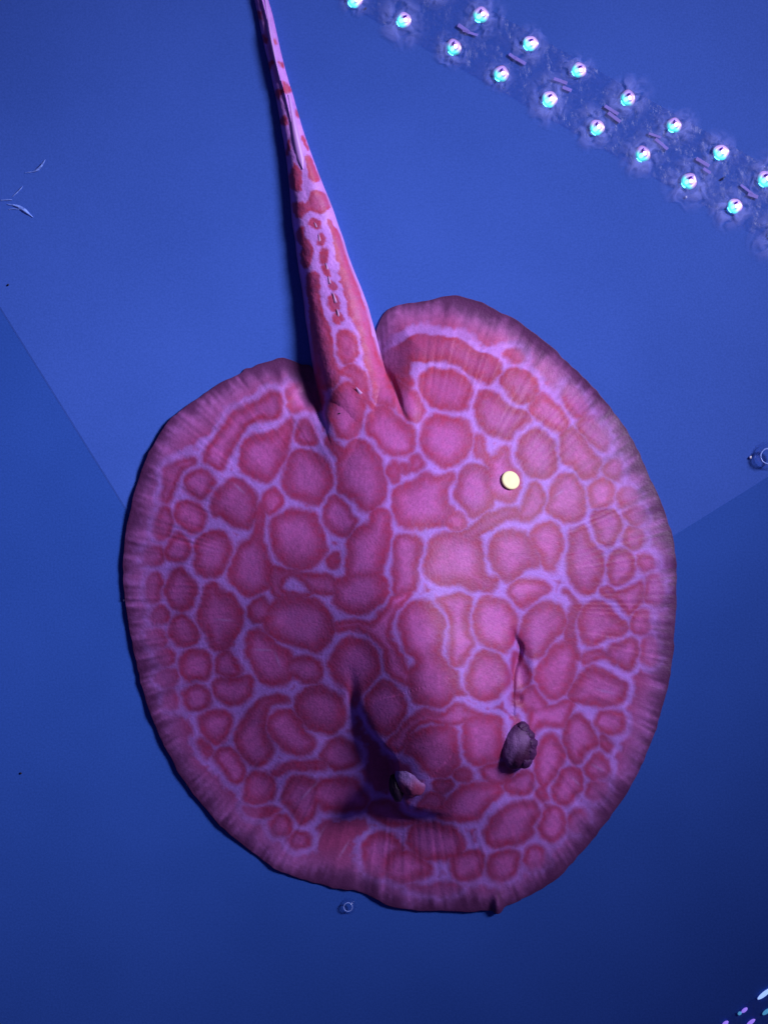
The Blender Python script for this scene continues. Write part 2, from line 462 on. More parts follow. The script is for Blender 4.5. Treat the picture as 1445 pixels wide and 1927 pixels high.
# for the thickness of the flesh the notch at the tail root counts as filled
OUT_F = np.array([p for p in OUT if not (575 < p[0] < 735 and p[1] < 770)])
k_ = int(np.argmax(np.hypot(*(np.roll(OUT_F, -1, 0) - OUT_F).T)))
OUT_F = np.vstack([OUT_F[:k_ + 1], [(600, 640), (620, 520), (660, 510), (700, 560)], OUT_F[k_ + 1:]])
EDGE_F = sdf(CX, CY, OUT_F)
def blur(img, sig):
    n = int(3 * sig); k = np.exp(-(np.arange(-n, n + 1) / sig) ** 2 / 2); k /= k.sum()
    p = np.pad(img, n, mode='edge')
    p = np.apply_along_axis(lambda a: np.convolve(a, k, 'valid'), 0, p)
    return np.apply_along_axis(lambda a: np.convolve(a, k, 'valid'), 1, p)
DOME_T = np.clip(EDGE_F / 470.0, 0, 1)
DOME_B = blur(np.clip(EDGE_F / 470.0, -0.5, 1), 17.0)

def bil(img, x, y, x0, y0, step):
    fx = np.clip((x - x0) / step, 0, img.shape[1] - 1.001); fy = np.clip((y - y0) / step, 0, img.shape[0] - 1.001)
    ix = fx.astype(int); iy = fy.astype(int); fx = fx - ix; fy = fy - iy
    return (img[iy, ix] * (1 - fx) + img[iy, ix + 1] * fx) * (1 - fy) + (img[iy + 1, ix] * (1 - fx) + img[iy + 1, ix + 1] * fx) * fy

def edge_at(x, y):
    e = bil(EDGE_C, x, y, X0, 500, 4.0)
    return np.where(np.asarray(y) < 500, -400, e)

def lerp(a, b, t):
    return a[..., :] * (1 - t[..., None]) + b[..., :] * t[..., None]

C_LINE = np.array([0.375, 0.180, 0.64])
C_RIM = np.array([0.285, 0.028, 0.098])
C_CORE = np.array([0.425, 0.094, 0.345])
C_TAILRED = np.array([0.36, 0.036, 0.085])
C_TAILPALE = np.array([0.46, 0.21, 0.66])
C_EDGE_D = np.array([0.085, 0.020, 0.085])
C_EDGE_L = np.array([0.175, 0.062, 0.205])
CENTRE = np.array([760.0, 1130.0])

SCRATCH = [(635, 1619, 660, 1577), (682, 1587, 705, 1544), (586, 1596, 614, 1552), (1117, 1296, 1159, 1306), (1074, 1462, 1092, 1479),
           (1109, 1437, 1139, 1452), (472, 1222, 516, 1224), (516, 1224, 529, 1259), (1040, 936, 1062, 921), (437, 907, 464, 932), (560, 1510, 600, 1470), (400, 1165, 440, 1168)]
def skin_colour(x, y, tail=None, disc=True):
    """base colour of the skin at photograph position x, y"""
    x = np.asarray(x, float); y = np.asarray(y, float)
    cell = bil(CELL, x, y, X0, Y0, 1.0); core = bil(CORE, x, y, X0, Y0, 1.0); tone = bil(TONE, x, y, X0, Y0, 1.0)
    n1 = vnoise(x, y, 40, 21); n2 = vnoise(x, y, 7, 22); n3 = vnoise(x, y, 2.4, 23); n0 = vnoise(x, y, 110, 20)
    soft_w = 2.4 + 4.2 * sst(560, 800, y) + (0.3 + 1.0 * sst(560, 800, y)) * n1
    m = sst(-1, 1, (cell + 5.6 * sst(560, 760, y) + 1.2 * n3) / soft_w) * (0.92 + 0.08 * n2)
    tailw = 1 - sst(640, 900, y)
    gap = sst(12, 24, -cell + 4 * n2) * (1.0 if disc else 0.0)
    m = np.maximum(m, 0.85 * gap)
    line = np.ones(x.shape + (3,)) * C_LINE
    line = lerp(line, np.ones_like(line) * C_TAILPALE, tailw)
    line = line * (1 + 0.10 * n1 + 0.08 * n2 + 0.05 * n3)[..., None]
    red = lerp(np.ones_like(line) * C_RIM, np.ones_like(line) * C_TAILRED, tailw)
    cw = np.clip(core * (0.92 + 0.30 * n1 + 0.18 * n2 + 0.10 * n3), 0, 1)
    cl = lerp(red, np.ones_like(line) * C_CORE, cw * (1 - 0.6 * tailw))
    cl = cl * (1 + 0.10 * tone + 0.07 * n2 + 0.07 * n3)[..., None]
    if disc:
        e = edge_at(x, y) * np.ones_like(x)
        l = np.interp(y, _ty, _l); r_ = np.interp(y, _ty, _r)
        cor = sst(-30, 10, np.minimum(x - l, r_ - x)) * sst(690, 720, y)
        e = e * (1 - cor) + cor * bil(EDGE_F, x, y, X0, 500, 4.0)
        ang = np.arctan2(y - CENTRE[1], x - CENTRE[0])
        s1 = vnoise(ang * 620, e * 0.10 + 0 * ang, 6.5, 31); s2 = vnoise(ang * 620, e * 0.06, 17.0, 32)
        streak = np.clip(0.5 + 0.40 * s1 + 0.35 * s2, 0, 1)
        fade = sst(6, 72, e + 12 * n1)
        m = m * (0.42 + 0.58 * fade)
        # pattern loses contrast towards the fin edge
        base = lerp(line, cl, m)
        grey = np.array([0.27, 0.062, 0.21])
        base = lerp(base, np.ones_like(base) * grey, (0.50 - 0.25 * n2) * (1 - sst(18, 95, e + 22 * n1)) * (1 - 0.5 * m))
        # fine fin rays
        fr = (1 - sst(60, 260, e)) * 0.13 * sst(720, 800, y + 0.4 * np.abs(x - 660))
        base = base * (1 + fr * (streak - 0.5) * 2)[..., None]
        # fin margin
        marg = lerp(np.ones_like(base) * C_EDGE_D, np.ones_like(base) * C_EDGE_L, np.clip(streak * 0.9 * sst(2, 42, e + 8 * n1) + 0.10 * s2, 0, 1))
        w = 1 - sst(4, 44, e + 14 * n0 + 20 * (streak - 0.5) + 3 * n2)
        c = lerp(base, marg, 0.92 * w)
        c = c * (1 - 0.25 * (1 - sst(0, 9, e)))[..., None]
    else:
        c = lerp(line, cl, m)
    # old pale scratches
    for (ax, ay, bx, by) in SCRATCH:
        near = (np.abs(x - (ax + bx) / 2) < 60) & (np.abs(y - (ay + by) / 2) < 60)
        if not near.any(): continue
        d, p_ = seg_dist(x[near], y[near], [(ax, ay), (bx, by)], False)
        k = 0.42 * gauss(d + 0.8 * vnoise(x[near], y[near], 6, 77), 2.0) * np.sin(np.clip(p_, 0.05, 0.95) * math.pi)
        c[near] = lerp(c[near], np.ones_like(c[near]) * np.array([0.42, 0.25, 0.62]), k)
    return np.clip(c, 0.004, 0.95)

# ------------------------------------------------------------------ stingray: relief
FOLD_L = catmull([(655, 1236), (664, 1290), (670, 1335), (700, 1386), (740, 1436), (736, 1488), (758, 1519), (800, 1530), (850, 1532)], False, 6)
HEADP = np.vstack([FOLD_L, [(960, 1500), (960, 1250), (800, 1120), (700, 1160)]])
FOLD_R = catmull([(962, 1175), (968, 1200), (978, 1222), (966, 1262), (962, 1300), (961, 1345)], False, 6)
PELV = catmull([(718, 690), (735, 712), (748, 745), (756, 775), (778, 806)], False, 5)
PELVL = catmull([(596, 712), (603, 745), (600, 775), (618, 812)], False, 5)
AXIS = catmull([(655, 700), (680, 840), (715, 1000), (760, 1150), (820, 1300), (850, 1400)], False, 5)

def gauss(d, s):
    return np.exp(-(d / s) ** 2)

# --- tail: y, left edge, right edge
TAIL = np.array([(-190, 446, 462), (-100, 462, 481), (0, 480, 505), (60, 492, 520), (120, 506, 533), (200, 523, 556), (250, 532, 571), (300, 539, 587), (360, 546, 610), (400, 549, 627), (500, 563, 659), (600, 577, 697), (680, 588, 717), (720, 598, 731), (780, 607, 762), (830, 620, 768), (900, 640, 768), (960, 655, 765)], float)
def tail_lr(y):
    l = np.interp(y, TAIL[:, 0], TAIL[:, 1]); rr_ = np.interp(y, TAIL[:, 0], TAIL[:, 2])
    return l, rr_
# the sampled edge curve is smoothed once more
_ty = np.linspace(-190, 960, 420)   # edges of the tail and of its root in the back
_l, _r = tail_lr(_ty)
ker = np.hanning(31); ker /= ker.sum()
def smooth(a): 
    p = np.concatenate([np.linspace(2 * a[0] - a[15], a[0], 15, endpoint=False), a, np.linspace(a[-1], 2 * a[-1] - a[-16], 16)[1:]])
    return np.convolve(p, ker, 'valid')
_l = smooth(_l); _r = smooth(_r)
def tail_top(y):
    return np.interp(y, [-190, 0, 150, 300, 450, 600, 700, 790, 850, 920, 960], [2.4, 3.4, 5.0, 7.6, 10.5, 13.8, 18.5, 25.5, 30, 32, 32])
def tail_z(u, y):
    zt = tail_top(y)
    z = zt * np.power(np.clip(1 - np.abs(u) ** 3.0, 0, 1), 0.55)
    keel = np.exp(-((u - 0.12) / 0.16) ** 2) * (1 - sst(150, 330, y))
    return z + 1.6 * keel + 0.15

def height_mm(x, y):
    x = np.asarray(x, float); y = np.asarray(y, float)
    e = np.maximum(edge_at(x, y), 0)
    ang = np.arctan2(y - CENTRE[1], x - CENTRE[0])
    ef = np.maximum(bil(EDGE_F, x, y, X0, 500, 4.0), 0)
    kb = sst(20, 190, ef)
    t = np.clip(bil(DOME_T, x, y, X0, 500, 4.0) * (1 - kb) + kb * (bil(DOME_B, x, y, X0, 500, 4.0) * 1.06), 0, 1)
    z = 1.2 + 50.0 * (0.85 * t + 0.15 * sst(0, 1, t))
    da, pa = seg_dist(x, y, AXIS, False)
    z = z + (7.5 - 2.0 * pa) * gauss(da, 92) * sst(0, 110, ef)
    # head
    z = z + 10.5 * np.exp(-(((x - 850) / 150) ** 2 + ((y - 1370) / 165) ** 2))
    z = z + 2.5 * gauss(np.hypot(x - 845, y - 1400), 75)
    dl, pl = seg_dist(x, y, FOLD_L, False)
    sd = np.where(inside(x, y, HEADP), dl, -dl)
    amp = sst(0.12, 0.50, pl) * (1 - sst(0.72, 1.0, pl))
    z = z + amp * 4.2 * sst(-4, 10, sd) * gauss(dl, 95)
    z = z - amp * 4.0 * gauss(dl, 24) * (sd < 4) * sst(0, 12, -sd + 4)
    z = z - amp * 3.0 * gauss(dl + 10, 85) * (sd < 0)
    z = z - 1.9 * gauss(dl, 10) * sst(0.0, 0.3, pl) * (1 - sst(0.3, 0.45, pl))
    # hollow in front of the head
    z = z - 7.5 * np.exp(-(((x - 690) / 140) ** 2 + ((y - 1560) / 78) ** 2))
    # right fold with its pocket
    dr, pr = seg_dist(x, y, FOLD_R, False)
    aR = sst(0, 0.25, pr) * (1 - 0.2 * sst(0.85, 1, pr))
    z = z - 3.2 * aR * gauss(dr, 6) - 1.6 * aR * gauss(dr, 20) * (x > 965)
    z = z - 3.0 * np.exp(-(((x - 978) / 15) ** 2 + ((y - 1262) / 34) ** 2))
    z = z + 1.6 * np.exp(-(((x - 1006) / 12) ** 2 + ((y - 1270) / 46) ** 2))
    z = z + 1.4 * np.exp(-(((x - 948) / 14) ** 2 + ((y - 1310) / 60) ** 2))
    z = z - 2.0 * gauss(np.hypot(x - 976, y - 1316), 9)
    z = z - 1.5 * np.exp(-(((x - 950) / 30) ** 2 + ((y - 1470) / 22) ** 2))
    z = z + 2.6 * gauss(np.hypot(x - 958, (y - 1402) * 0.9), 40) + 2.2 * gauss(np.hypot(x - 786, y - 1468), 34) * sst(-4, 10, sd)
    # creases beside the tail root
    dp, pp = seg_dist(x, y, PELV, False)
    z = z - 2.0 * gauss(dp, 5) * (1 - sst(0.5, 1, pp)) + 1.8 * np.exp(-(((x - 774) / 16) ** 2 + ((y - 770) / 34) ** 2))
    dp, pp = seg_dist(x, y, PELVL, False)
    z = z - 3.0 * gauss(dp, 7) * (1 - sst(0.6, 1, pp))
    z = z + 3.5 * np.exp(-(((x - 800) / 75) ** 2 + ((y - 625) / 48) ** 2)) * sst(0, 40, e)
    z = z + 2.5 * np.exp(-(((x - 540) / 60) ** 2 + ((y - 730) / 34) ** 2)) * sst(0, 30, e)
    # soft undulation of fins, fin rays, and a little tip on the snout
    z = z + 0.9 * vnoise(x, y, 120, 41) * sst(5, 120, e) + 0.35 * vnoise(x, y, 45, 42) * sst(5, 80, e)
    rays = vnoise(ang * 620, e * 0.05, 7.0, 43)
    z = z + 0.16 * rays * (1 - sst(90, 240, ef)) * sst(0, 10, e)
    z = z + (0.9 + 0.9 * vnoise(ang * 300, e * 0.02, 16, 44)) * gauss(e, 30) * 0.55
    z = z + 3.0 * np.exp(-(((x - 936) / 10) ** 2 + ((y - 1705) / 22) ** 2))
    wl = 1 - sst(735, 800, y)
    z = z * (1 - wl * (1 - (0.12 + 0.88 * sst(0, 95, e))))
    # the tail root runs up into the back
    l = np.interp(y, _ty, _l); r_ = np.interp(y, _ty, _r)
    uu = (2 * x - l - r_) / (r_ - l)
    k = sst(690, 715, y) * (1 - sst(840, 985, y))
    sharp = np.power(np.clip(1 - np.abs(uu) ** 3.0, 0, 1), 0.55)
    soft = np.exp(-np.abs(uu / 0.92) ** 2.6)
    ws = sst(765, 850, y)
    z = z + k * np.maximum(tail_top(y) + 0.5 - 1.9 * np.clip(1 - e / 70.0, 0, 1) * (1 - sst(840, 900, y)) - z, 0) * (sharp * (1 - ws) + soft * ws)
    return np.maximum(z, 0.5)

BASE = SHEET_T + 0.0003
NA, NR = 1150, 300
# resample the outline evenly and give it the small nicks of a soft fin edge
seg = np.hypot(*(np.roll(OUT, -1, 0) - OUT).T); acc = np.concatenate([[0], np.cumsum(seg)])
cl_ = np.vstack([OUT, OUT[:1]])
tt = np.linspace(0, acc[-1], NA, endpoint=False)
ox = np.interp(tt, acc, cl_[:, 0]); oy = np.interp(tt, acc, cl_[:, 1])
dirx, diry = ox - CENTRE[0], oy - CENTRE[1]; dl_ = np.hypot(dirx, diry)
wob = 1.1 * vnoise(tt, tt * 0, 13, 51) + 1.6 * vnoise(tt, tt * 0, 48, 52)
topleft = np.exp(-(((ox - 480) / 90) ** 2 + ((oy - 690) / 40) ** 2))
wob = wob + 3.0 * topleft * vnoise(tt, tt * 0, 11, 53)
ox = ox + dirx / dl_ * wob; oy = oy + diry / dl_ * wob
r = np.linspace(0, 1, NR + 1)[1:]
r = 1 - (1 - r) ** 1.08
PX = CENTRE[0] + r[:, None] * (ox - CENTRE[0])[None, :]
PY = CENTRE[1] + r[:, None] * (oy - CENTRE[1])[None, :]
px = np.concatenate([[CENTRE[0]], PX.ravel()]); py = np.concatenate([[CENTRE[1]], PY.ravel()])

NU = 90
u = np.sin(np.linspace(-1, 1, NU) * math.pi / 2)
_tm = np.linspace(-190, 885, 420)
_lm = np.interp(_tm, _ty, _l); _rm = np.interp(_tm, _ty, _r)
TY, TU = np.meshgrid(_tm, u, indexing='ij')
TXX = (_lm[:, None] + _rm[:, None]) / 2 + TU * (_rm - _lm)[:, None] / 2
# the tail leans so that across-lines are square to its axis
TYY = TY - TU * (_rm - _lm)[:, None] / 2 * np.interp(TY, [-190, 500, 960], [0.22, 0.22, 0.12])
TXX = TXX + 0.8 * vnoise(TXX * 0, TYY, 30, 61)
TZ = tail_z(TU, TY) - 7.0 * sst(815, 880, TY) - 9.0 * sst(745, 820, TY) * np.abs(TU) ** 2.5
TZ = TZ + 0.22 * vnoise(TXX, TYY, 14, 62) + 0.10 * vnoise(TXX, TYY, 4, 63)

zd = height_mm(px, py)
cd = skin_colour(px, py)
ct = skin_colour(TXX.ravel(), TYY.ravel(), disc=False)
edge_u = sst(0.86, 0.97, np.abs(TU).ravel()) * (1 - sst(640, 720, TY.ravel())) * sst(250, 420, TY.ravel())
ct = lerp(ct, np.ones_like(ct) * np.array([0.42, 0.22, 0.58]), edge_u * 0.8)

def world_pts(x, y, zmm):
    z = BASE + np.asarray(zmm) * 0.001
    k = S * (CAM_Z - z) / CAM_Z
    return np.stack([(x - W / 2) * k, (H / 2 - y) * k, z], -1)

ray = empty('stingray', P(CENTRE[0], CENTRE[1], SHEET_T))
tag(ray, 'pink and lilac stingray with honeycomb patterned round disc and tapering tail', 'stingray')
RO = np.array(ray.location)

vd = world_pts(px, py, zd)
nd = len(vd)
i = np.arange(NA); j = (i + 1) % NA
faces = [np.stack([np.zeros(NA, int), 1 + j, 1 + i, np.zeros(NA, int)], -1)]
tri0 = np.stack([np.zeros(NA, int), 1 + j, 1 + i], -1)
quads = []
for k in range(NR - 1):
    a = 1 + k * NA; b = 1 + (k + 1) * NA
    quads.append(np.stack([a + i, a + j, b + j, b + i], -1))
# underside
bottom = vd[1 + (NR - 1) * NA:].copy()
bottom[:, 2] = BASE
bi = nd; last = 1 + (NR - 1) * NA
quads.append(np.stack([last + i, last + j, bi + j, bi + i], -1))
bc = bi + NA
cen_b = np.array([[vd[0, 0], vd[0, 1], BASE]])
tri1 = np.stack([np.full(NA, bc), bi + i, bi + j], -1)
# tail shell
vt = world_pts(TXX.ravel(), TYY.ravel(), TZ.ravel())
t0 = bc + 1
nt_, nu_ = TXX.shape
a, b = np.meshgrid(np.arange(nt_ - 1), np.arange(nu_ - 1), indexing='ij')
q = t0 + a * nu_ + b
tq = np.stack([q, q + 1, q + nu_ + 1, q + nu_], -1).reshape(-1, 4)
und = t0 + len(vt)                 # flat underside of the tail: two rails
under = vt.reshape(nt_, nu_, 3)[:, [0, -1], :].reshape(-1, 3).copy(); under[:, 2] = BASE
ii = np.arange(nt_ - 1)
uq = np.stack([und + ii * 2, und + ii * 2 + 2, und + ii * 2 + 3, und + ii * 2 + 1], -1)
sl_ = np.stack([t0 + ii * nu_, t0 + (ii + 1) * nu_, und + (ii + 1) * 2, und + ii * 2], -1)
sr_ = np.stack([t0 + (ii + 1) * nu_ + nu_ - 1, t0 + ii * nu_ + nu_ - 1, und + ii * 2 + 1, und + (ii + 1) * 2 + 1], -1)
allv = np.vstack([vd, bottom, cen_b, vt, under]) - RO
cb = np.ones((NA + 1, 3)) * np.array([0.35, 0.15, 0.3])
cu = np.ones((len(under), 3)) * np.array([0.38, 0.20, 0.5])
allc = np.vstack([cd, cb, ct, cu])
Q = np.vstack(quads + [tq, uq, sl_, sr_]); Tn = np.vstack([tri0, tri1])

def big_mesh(name, verts, quads_, tris, mat, parent, colours):
    me = bpy.data.meshes.new(name)
    nv, nq, ntri = len(verts), len(quads_), len(tris)
    me.vertices.add(nv)
    me.vertices.foreach_set('co', verts.astype(np.float32).ravel())
    me.loops.add(nq * 4 + ntri * 3)
    me.loops.foreach_set('vertex_index', np.concatenate([quads_.ravel(), tris.ravel()]).astype(np.int32))
    me.polygons.add(nq + ntri)
    ls = np.concatenate([np.arange(nq) * 4, nq * 4 + np.arange(ntri) * 3]).astype(np.int32)
    me.polygons.foreach_set('loop_start', ls)
    me.polygons.foreach_set('use_smooth', np.ones(nq + ntri, bool))
    a = me.color_attributes.new('skin', 'FLOAT_COLOR', 'POINT')
    c = np.ones((nv, 4), np.float32); c[:, :3] = colours
    a.data.foreach_set('color', c.ravel())
    me.materials.append(mat)
    me.update(calc_edges=True)
    me.validate()
    o = bpy.data.objects.new(name, me)
    col.objects.link(o)
    if parent is not None: o.parent = parent
    return o

def skin_material(name, rough, spec, bump, sss):
    m, nt, b = new_mat(name)
    at = node(nt, 'ShaderNodeAttribute', attribute_name='skin')
    tc = node(nt, 'ShaderNodeTexCoord')
    n1 = node(nt, 'ShaderNodeTexNoise', Scale=1500.0, Detail=2.0, Roughness=0.6)
    n2 = node(nt, 'ShaderNodeTexVoronoi', Scale=620.0)
    nt.links.new(tc.outputs['Object'], n1.inputs['Vector']); nt.links.new(tc.outputs['Object'], n2.inputs['Vector'])
    mr = node(nt, 'ShaderNodeMapRange')
    mr.inputs['From Min'].default_value = 0.25; mr.inputs['From Max'].default_value = 0.75
    mr.inputs['To Min'].default_value = 0.87; mr.inputs['To Max'].default_value = 1.13
    nt.links.new(n1.outputs['Fac'], mr.inputs['Value'])
    sc = node(nt, 'ShaderNodeVectorMath', operation='SCALE')
    nt.links.new(at.outputs['Color'], sc.inputs[0]); nt.links.new(mr.outputs['Result'], sc.inputs['Scale'])
    nt.links.new(sc.outputs[0], b.inputs['Base Color'])
    b.inputs['Roughness'].default_value = rough
    b.inputs['Specular IOR Level'].default_value = spec
    if sss:
        b.inputs['Subsurface Weight'].default_value = sss
        b.inputs['Subsurface Scale'].default_value = 0.0015
        b.inputs['Subsurface Radius'].default_value = (1.0, 0.4, 0.6)
    ad = node(nt, 'ShaderNodeMath', operation='MULTIPLY_ADD')
    ad.inputs[1].default_value = 0.7
    nt.links.new(n2.outputs['Distance'], ad.inputs[0]); nt.links.new(n1.outputs['Fac'], ad.inputs[2])
    bp = node(nt, 'ShaderNodeBump', Strength=bump, Distance=0.0006)
    nt.links.new(ad.outputs[0], bp.inputs['Height'])
    nt.links.new(bp.outputs['Normal'], b.inputs['Normal'])
    return m

M_skin = skin_material('ray_skin', 0.47, 0.20, 0.22, 0.0)
M_eye = skin_material('ray_eye_skin', 0.5, 0.2, 0.45, 0.0)
body = big_mesh('body', allv, Q, Tn, M_skin, ray, allc)

# ------------------------------------------------------------------ stingray: eyes, thorns, stinger
def blob(name, cx, cy, zc, rx, ry, rz, colour_fn, mat, parent, rough=0.0, seed=1, rot=0.0, ref=None):
    """lumpy ellipsoid; cx, cy in photograph pixels, zc height of its centre in mm, radii in px / px / mm"""
    nu, nv = 40, 24
    V = []; C = []
    for a in range(nv + 1):
        th = math.pi * a / nv
        for b in range(nu):
            ph = 2 * math.pi * b / nu
            n = (math.sin(th) * math.cos(ph), math.sin(th) * math.sin(ph), math.cos(th))
            k = 1 + rough * float(vnoise(np.array([n[0] * 10 + 3 * n[2]]), np.array([n[1] * 10 - 2 * n[2]]), 3.0, seed)[0]) + 0.35 * rough * float(vnoise(np.array([n[0] * 10]), np.array([n[1] * 10]), 1.2, seed + 9)[0])
            dx, dy = n[0] * rx * k, n[1] * ry * k
            qx = cx + dx * math.cos(rot) - dy * math.sin(rot); qy = cy + dx * math.sin(rot) + dy * math.cos(rot)
            V.append((qx, qy, zc + n[2] * rz * k)); C.append(colour_fn(n[0], n[1], n[2]))
    V = np.array(V)
    F = []
    for a in range(nv):
        for b in range(nu):
            F.append((a * nu + b, a * nu + (b + 1) % nu, (a + 1) * nu + (b + 1) % nu, (a + 1) * nu + b))
    V = world_pts(V[:, 0], V[:, 1], V[:, 2]) - (RO if ref is None else ref)
    return mesh_obj(name, V, F, mat, parent, True, np.array(C))

zL = float(height_mm(np.array([786.0]), np.array([1468.0]))[0])
zR = float(height_mm(np.array([950.0]), np.array([1400.0]))[0])

def colR(x, y, z):
    lil = np.array([0.19, 0.085, 0.26]); plum = np.array([0.050, 0.010, 0.048])
    q = x * 0.75 + y * 0.80 + 0.10 * math.sin(9 * x + 3 * y)
    t = float(sst(-0.05, 0.60, np.array(q)))
    t = max(t, float(sst(0.35, 0.9, np.array(-y))) * 0.75)
    return lil * (1 - t) + plum * t
def colL(x, y, z):
    lil = np.array([0.26, 0.15, 0.42]); red = np.array([0.20, 0.035, 0.10])
    t = float(sst(-0.2, 0.6, np.array(-x * 0.25 + y * 0.9 + 0.12 * math.sin(7 * x))))
    return lil * (1 - t) + red * t
eL = blob('eye', 772, 1466, zL - 5.6, 29, 35, 7.0, colL, M_eye, ray, 0.07, 71, -0.35)
eR = blob('eye', 972, 1406, zR - 3.4, 31, 42, 6.6, colR, M_eye, ray, 0.05, 72, 0.05)
blob('eyeball', 745, 1483, zL - 7.6, 13, 27, 5.5, lambda x, y, z: np.array([0.014, 0.006, 0.022]), M_skin, eL, 0.05, 73, -0.2)
for q_, (fx, fy, fr_) in enumerate([(985, 1374, 11), (995, 1386, 10), (999, 1401, 11), (997, 1417, 11), (989, 1431, 11)]):
    blob('eyelid_lobe', fx - 3, fy, zR - 5.0, fr_ + 4, fr_ + 5, 5.6, lambda x, y, z: np.array([0.065, 0.018, 0.085]), M_eye, eR, 0.10, 75 + q_, 0.3 * q_)

M_thorn, nt, b = new_mat('pale_thorn')
b.inputs['Base Color'].default_value = (0.42, 0.20, 0.46, 1); b.inputs['Roughness'].default_value = 0.5
def thorn(x0, y0, x1, y1, w, lift):
    """a small thorn leaning from its root x0,y0 to its tip x1,y1"""
    def ztail(x, y):
        l = np.interp(y, _ty, _l); r_ = np.interp(y, _ty, _r)
        return float(tail_z(np.array((2 * x - l - r_) / (r_ - l)), np.array(float(y))))
    z0 = max(ztail(x0, y0), float(height_mm(np.array([float(x0)]), np.array([float(y0)]))[0]) if y0 > 700 else 0)
    n = 8; V = []; F = []
    L = math.hypot(x1 - x0, y1 - y0); tx, ty = (x1 - x0) / L, (y1 - y0) / L
    for k in range(6):
        t = k / 5
        rad = 0.85 * w * (1 - t) ** 0.9 + 0.2
        cx, cy, cz = x0 + (x1 - x0) * t, y0 + (y1 - y0) * t, z0 - 0.3 + 0.25 * lift * math.sin(t * 1.4)
        for a in range(n):
            ph = 2 * math.pi * a / n
            V.append((cx - ty * rad * math.cos(ph), cy + tx * rad * math.cos(ph), cz + rad * 0.12 * math.sin(ph)))
    for k in range(5):
        for a in range(n):
            F.append((k * n + a, k * n + (a + 1) % n, (k + 1) * n + (a + 1) % n, (k + 1) * n + a))
    F.append(tuple(range(5 * n, 6 * n))); F.append(tuple(reversed(range(n))))
    V = np.array(V)
    mesh_obj('thorn', world_pts(V[:, 0], V[:, 1], V[:, 2]) - RO, F, M_thorn, ray)
for q_ in [(602, 456, 600, 440, 3.6, 1.6), (617, 510, 613, 494, 3.4, 1.6), (621, 534, 618, 518, 3.2, 1.6), (632, 570, 626, 548, 3.8, 2.0),
           (638, 597, 634, 580, 3.8, 2.0), (596, 428, 592, 418, 3.2, 1.2), (679, 742, 669, 727, 5.0, 2.2)]:
    thorn(*q_)

# stinger: a pale flat blade lying on the tail
def blade(name, pts, hw, mat, lift0):
    pts = catmull(pts, False, 8); n = len(pts); V = []; F = []
    for k, (x, y) in enumerate(pts):
        t = k / (n - 1)
        w = np.interp(t, np.linspace(0, 1, len(hw)), hw)
        l = np.interp(y, _ty, _l); r_ = np.interp(y, _ty, _r)
        zz = float(tail_z(np.array((2 * x - l - r_) / (r_ - l)), np.array(y)))
        for a in range(9):
            s_ = -1 + a / 4
            V.append((x + s_ * w, y - 0.2 * s_ * w, zz + lift0 + 0.9 * (1 - s_ * s_) - 1.2 * abs(s_) ** 3))
    for k in range(n - 1):
        for a in range(8):
            F.append((k * 9 + a, k * 9 + a + 1, (k + 1) * 9 + a + 1, (k + 1) * 9 + a))
    V = np.array(V)
    return mesh_obj(name, world_pts(V[:, 0], V[:, 1], V[:, 2]) - RO, F, mat, ray)
M_sting, nt, b = new_mat('pale_stinger')
b.inputs['Base Color'].default_value = (0.45, 0.24, 0.66, 1); b.inputs['Roughness'].default_value = 0.45
nz = node(nt, 'ShaderNodeTexNoise', Scale=500.0, Detail=2.0)
rp = node(nt, 'ShaderNodeValToRGB')
rp.color_ramp.elements[0].color = (0.40, 0.20, 0.58, 1); rp.color_ramp.elements[1].color = (0.50, 0.27, 0.70, 1)
nt.links.new(nz.outputs['Fac'], rp.inputs['Fac']); nt.links.new(rp.outputs['Color'], b.inputs['Base Color'])
blade('stinger', [(570, 318), (562, 285), (553, 240), (543, 178)], [2, 9, 9, 8, 6, 4], M_sting, 0.0)
blade('stinger', [(528, 152), (518, 110), (508, 60), (499, 0), (488, -70)], [1, 3, 4, 4, 4, 3], M_sting, 0.0)

